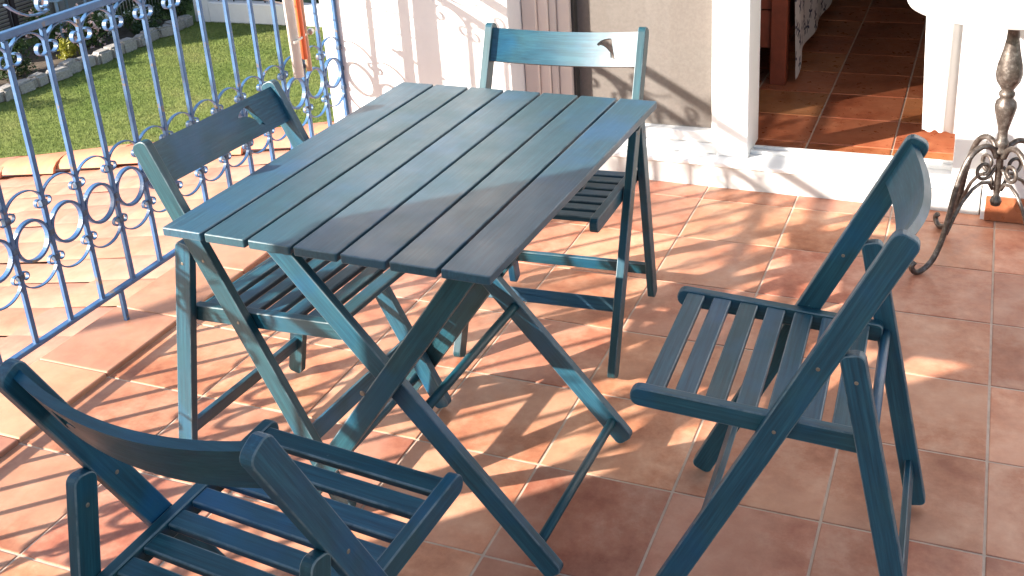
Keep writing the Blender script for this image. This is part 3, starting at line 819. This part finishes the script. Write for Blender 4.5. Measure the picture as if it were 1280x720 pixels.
gs = ribbon('curl', [((.12 - .09 * i / 24) * math.cos(R(20 * i)), (.12 - .09 * i / 24) * math.sin(R(20 * i))) for i in range(25)], .02, .03)
for k in range(6): obj('curl', gs, M['blackiron'], gate, Matrix.Translation((-1.8 + .6 * k, 0, .6)) @ Matrix.Rotation(R(90), 4, 'Z'))
bush('garden_shrub', (-11.0, 11.5, GZ), .7, .6, 4000, .09, M['leaf_m'], 'sunlit green shrub beyond the black iron fence')
bush('garden_shrub', (-9.3, 11.6, GZ), .8, .75, 4500, .09, M['leaf_m'], 'broad bright green shrub beyond the fence near the house corner')
bush('garden_shrub', (-10.2, 11.9, GZ), .6, .7, 3500, .09, M['leaf_d'], 'dark shrub between the two bright shrubs beyond the fence')
# neighbouring house
nb = empty('neighbour_house', (-14.4, 8.0, GZ), 0, 'grey neighbouring house with brown louvred shutters behind the flower bed', 'house')
obj('wall', box('wall', 1.2, 6.0, 5.0, 0), M['housegrey'], nb, Matrix.Translation((-.4, 1.5, 2.5)))
def shutter(y, z, w_, h_):
    s_ = obj('shutter', box('shutter', .05, w_, h_, .005), M['darkwood'], nb, Matrix.Translation((.225, y, z)))
    nsl = int(h_ / .06)
    lm = box('louvre', .018, w_ - .14, .045, .003)
    for k in range(nsl - 1):
        obj('louvre', lm, M['shutter'], s_, Matrix.Translation((.03, 0, -h_ / 2 + .06 + .06 * k)) @ Matrix.Rotation(R(25), 4, 'Y'))
for y in (.55, 1.15): shutter(y, 1.15, .55, 2.2)
obj('downpipe', rod('downpipe', .05, 5.4, 12), M['shutter'], nb, frame((.27, 1.75, 0), (0, 0, 1), (1, 0, 0)))
obj('porch_column', box('porch_column', .2, .2, 2.4, .01), M['plaster'], nb, Matrix.Translation((.9, -.45, 1.2)))
obj('roof', box('roof', 1.6, 6.3, .16, .02), M['roof'], nb, Matrix.Translation((-.4, 1.5, 5.081)))
# blue garden table by the neighbour wall
gt = empty('garden_table', (-13.6, 9.35, GZ), 0, 'pale blue garden table against the neighbouring house', 'table')
obj('table_top', box('table_top', .5, .7, .03, .006), M['blueplastic'], gt, Matrix.Translation((0, 0, .66)))
for a in (-.2, .2):
    for c in (-.3, .3): obj('leg', box('leg', .04, .04, .645, .004), M['blueplastic'], gt, Matrix.Translation((a, c, .3225)))

# ================================================================== what shades the foreground: an added unseen wall and a tree
sw_ = empty('added_shade_wall', (-2.53, -5, -.35), 0, 'tall white wall added out of view to shade the terrace foreground', 'wall')
obj('wall', box('wall', .14, 3.44, 1.85, 0), M['plaster'], sw_, Matrix.Translation((0, -.28, .925)))
obj('shade_overhang', box('shade_overhang', .14, 3.52, 1.5, 0), M['plaster'], sw_, Matrix.Translation((0, -.24, 2.601)))  # added overhang, shaped to set the shadow edge on the table

def limb_tree(loc, hgt, seed, label, target):
    rr = random.Random(seed); t = empty('garden_tree', loc, 0, label, 'tree')
    top = Vector((.15, .1, hgt * .72))
    obj('trunk', tube('trunk', [(0, 0, -.1), (.05, .02, hgt * .25), tuple(top)], [.08, .055, .03], 10), M['bark'], t)
    P = []
    for k in range(6):
        d = Vector((rr.uniform(-1, 1), rr.uniform(-1, 1), rr.uniform(.3, 1.1))).normalized(); L = rr.uniform(.5, 1.0) * 1.1
        s0 = top * rr.uniform(.9, 1.0); mid = s0 + d * L * .5 + Vector((rr.uniform(-.1, .1), rr.uniform(-.1, .1), .1)); e = s0 + d * L
        obj('limb', tube('limb', [tuple(s0), tuple(mid), tuple(e)], [.018, .012, .004], 6), M['bark'], t)
        for j in range(3):
            q = s0 + (e - s0) * rr.uniform(.45, 1); d2 = (d + Vector((rr.uniform(-1, 1), rr.uniform(-1, 1), rr.uniform(-.6, .6)))).normalized(); e2 = q + d2 * rr.uniform(.2, .5)
            obj('limb', tube('limb', [tuple(q), tuple(e2)], [.010, .004], 5), M['bark'], t)
            for m_ in range(8): P.append(q + (e2 - q) * rr.uniform(.2, 1.1) + Vector((rr.gauss(0, .05), rr.gauss(0, .05), rr.gauss(0, .05))))
    leaves('crown', [tuple(p) for p in P], .11, M['leaf_m'], t, rng, aspect=.4)
    return t
limb_tree((-5.6, -4.6, GZ), 6.6, 21, 'slender garden tree growing beyond the roof on the sunny side', None)
sc.render.engine = 'CYCLES'
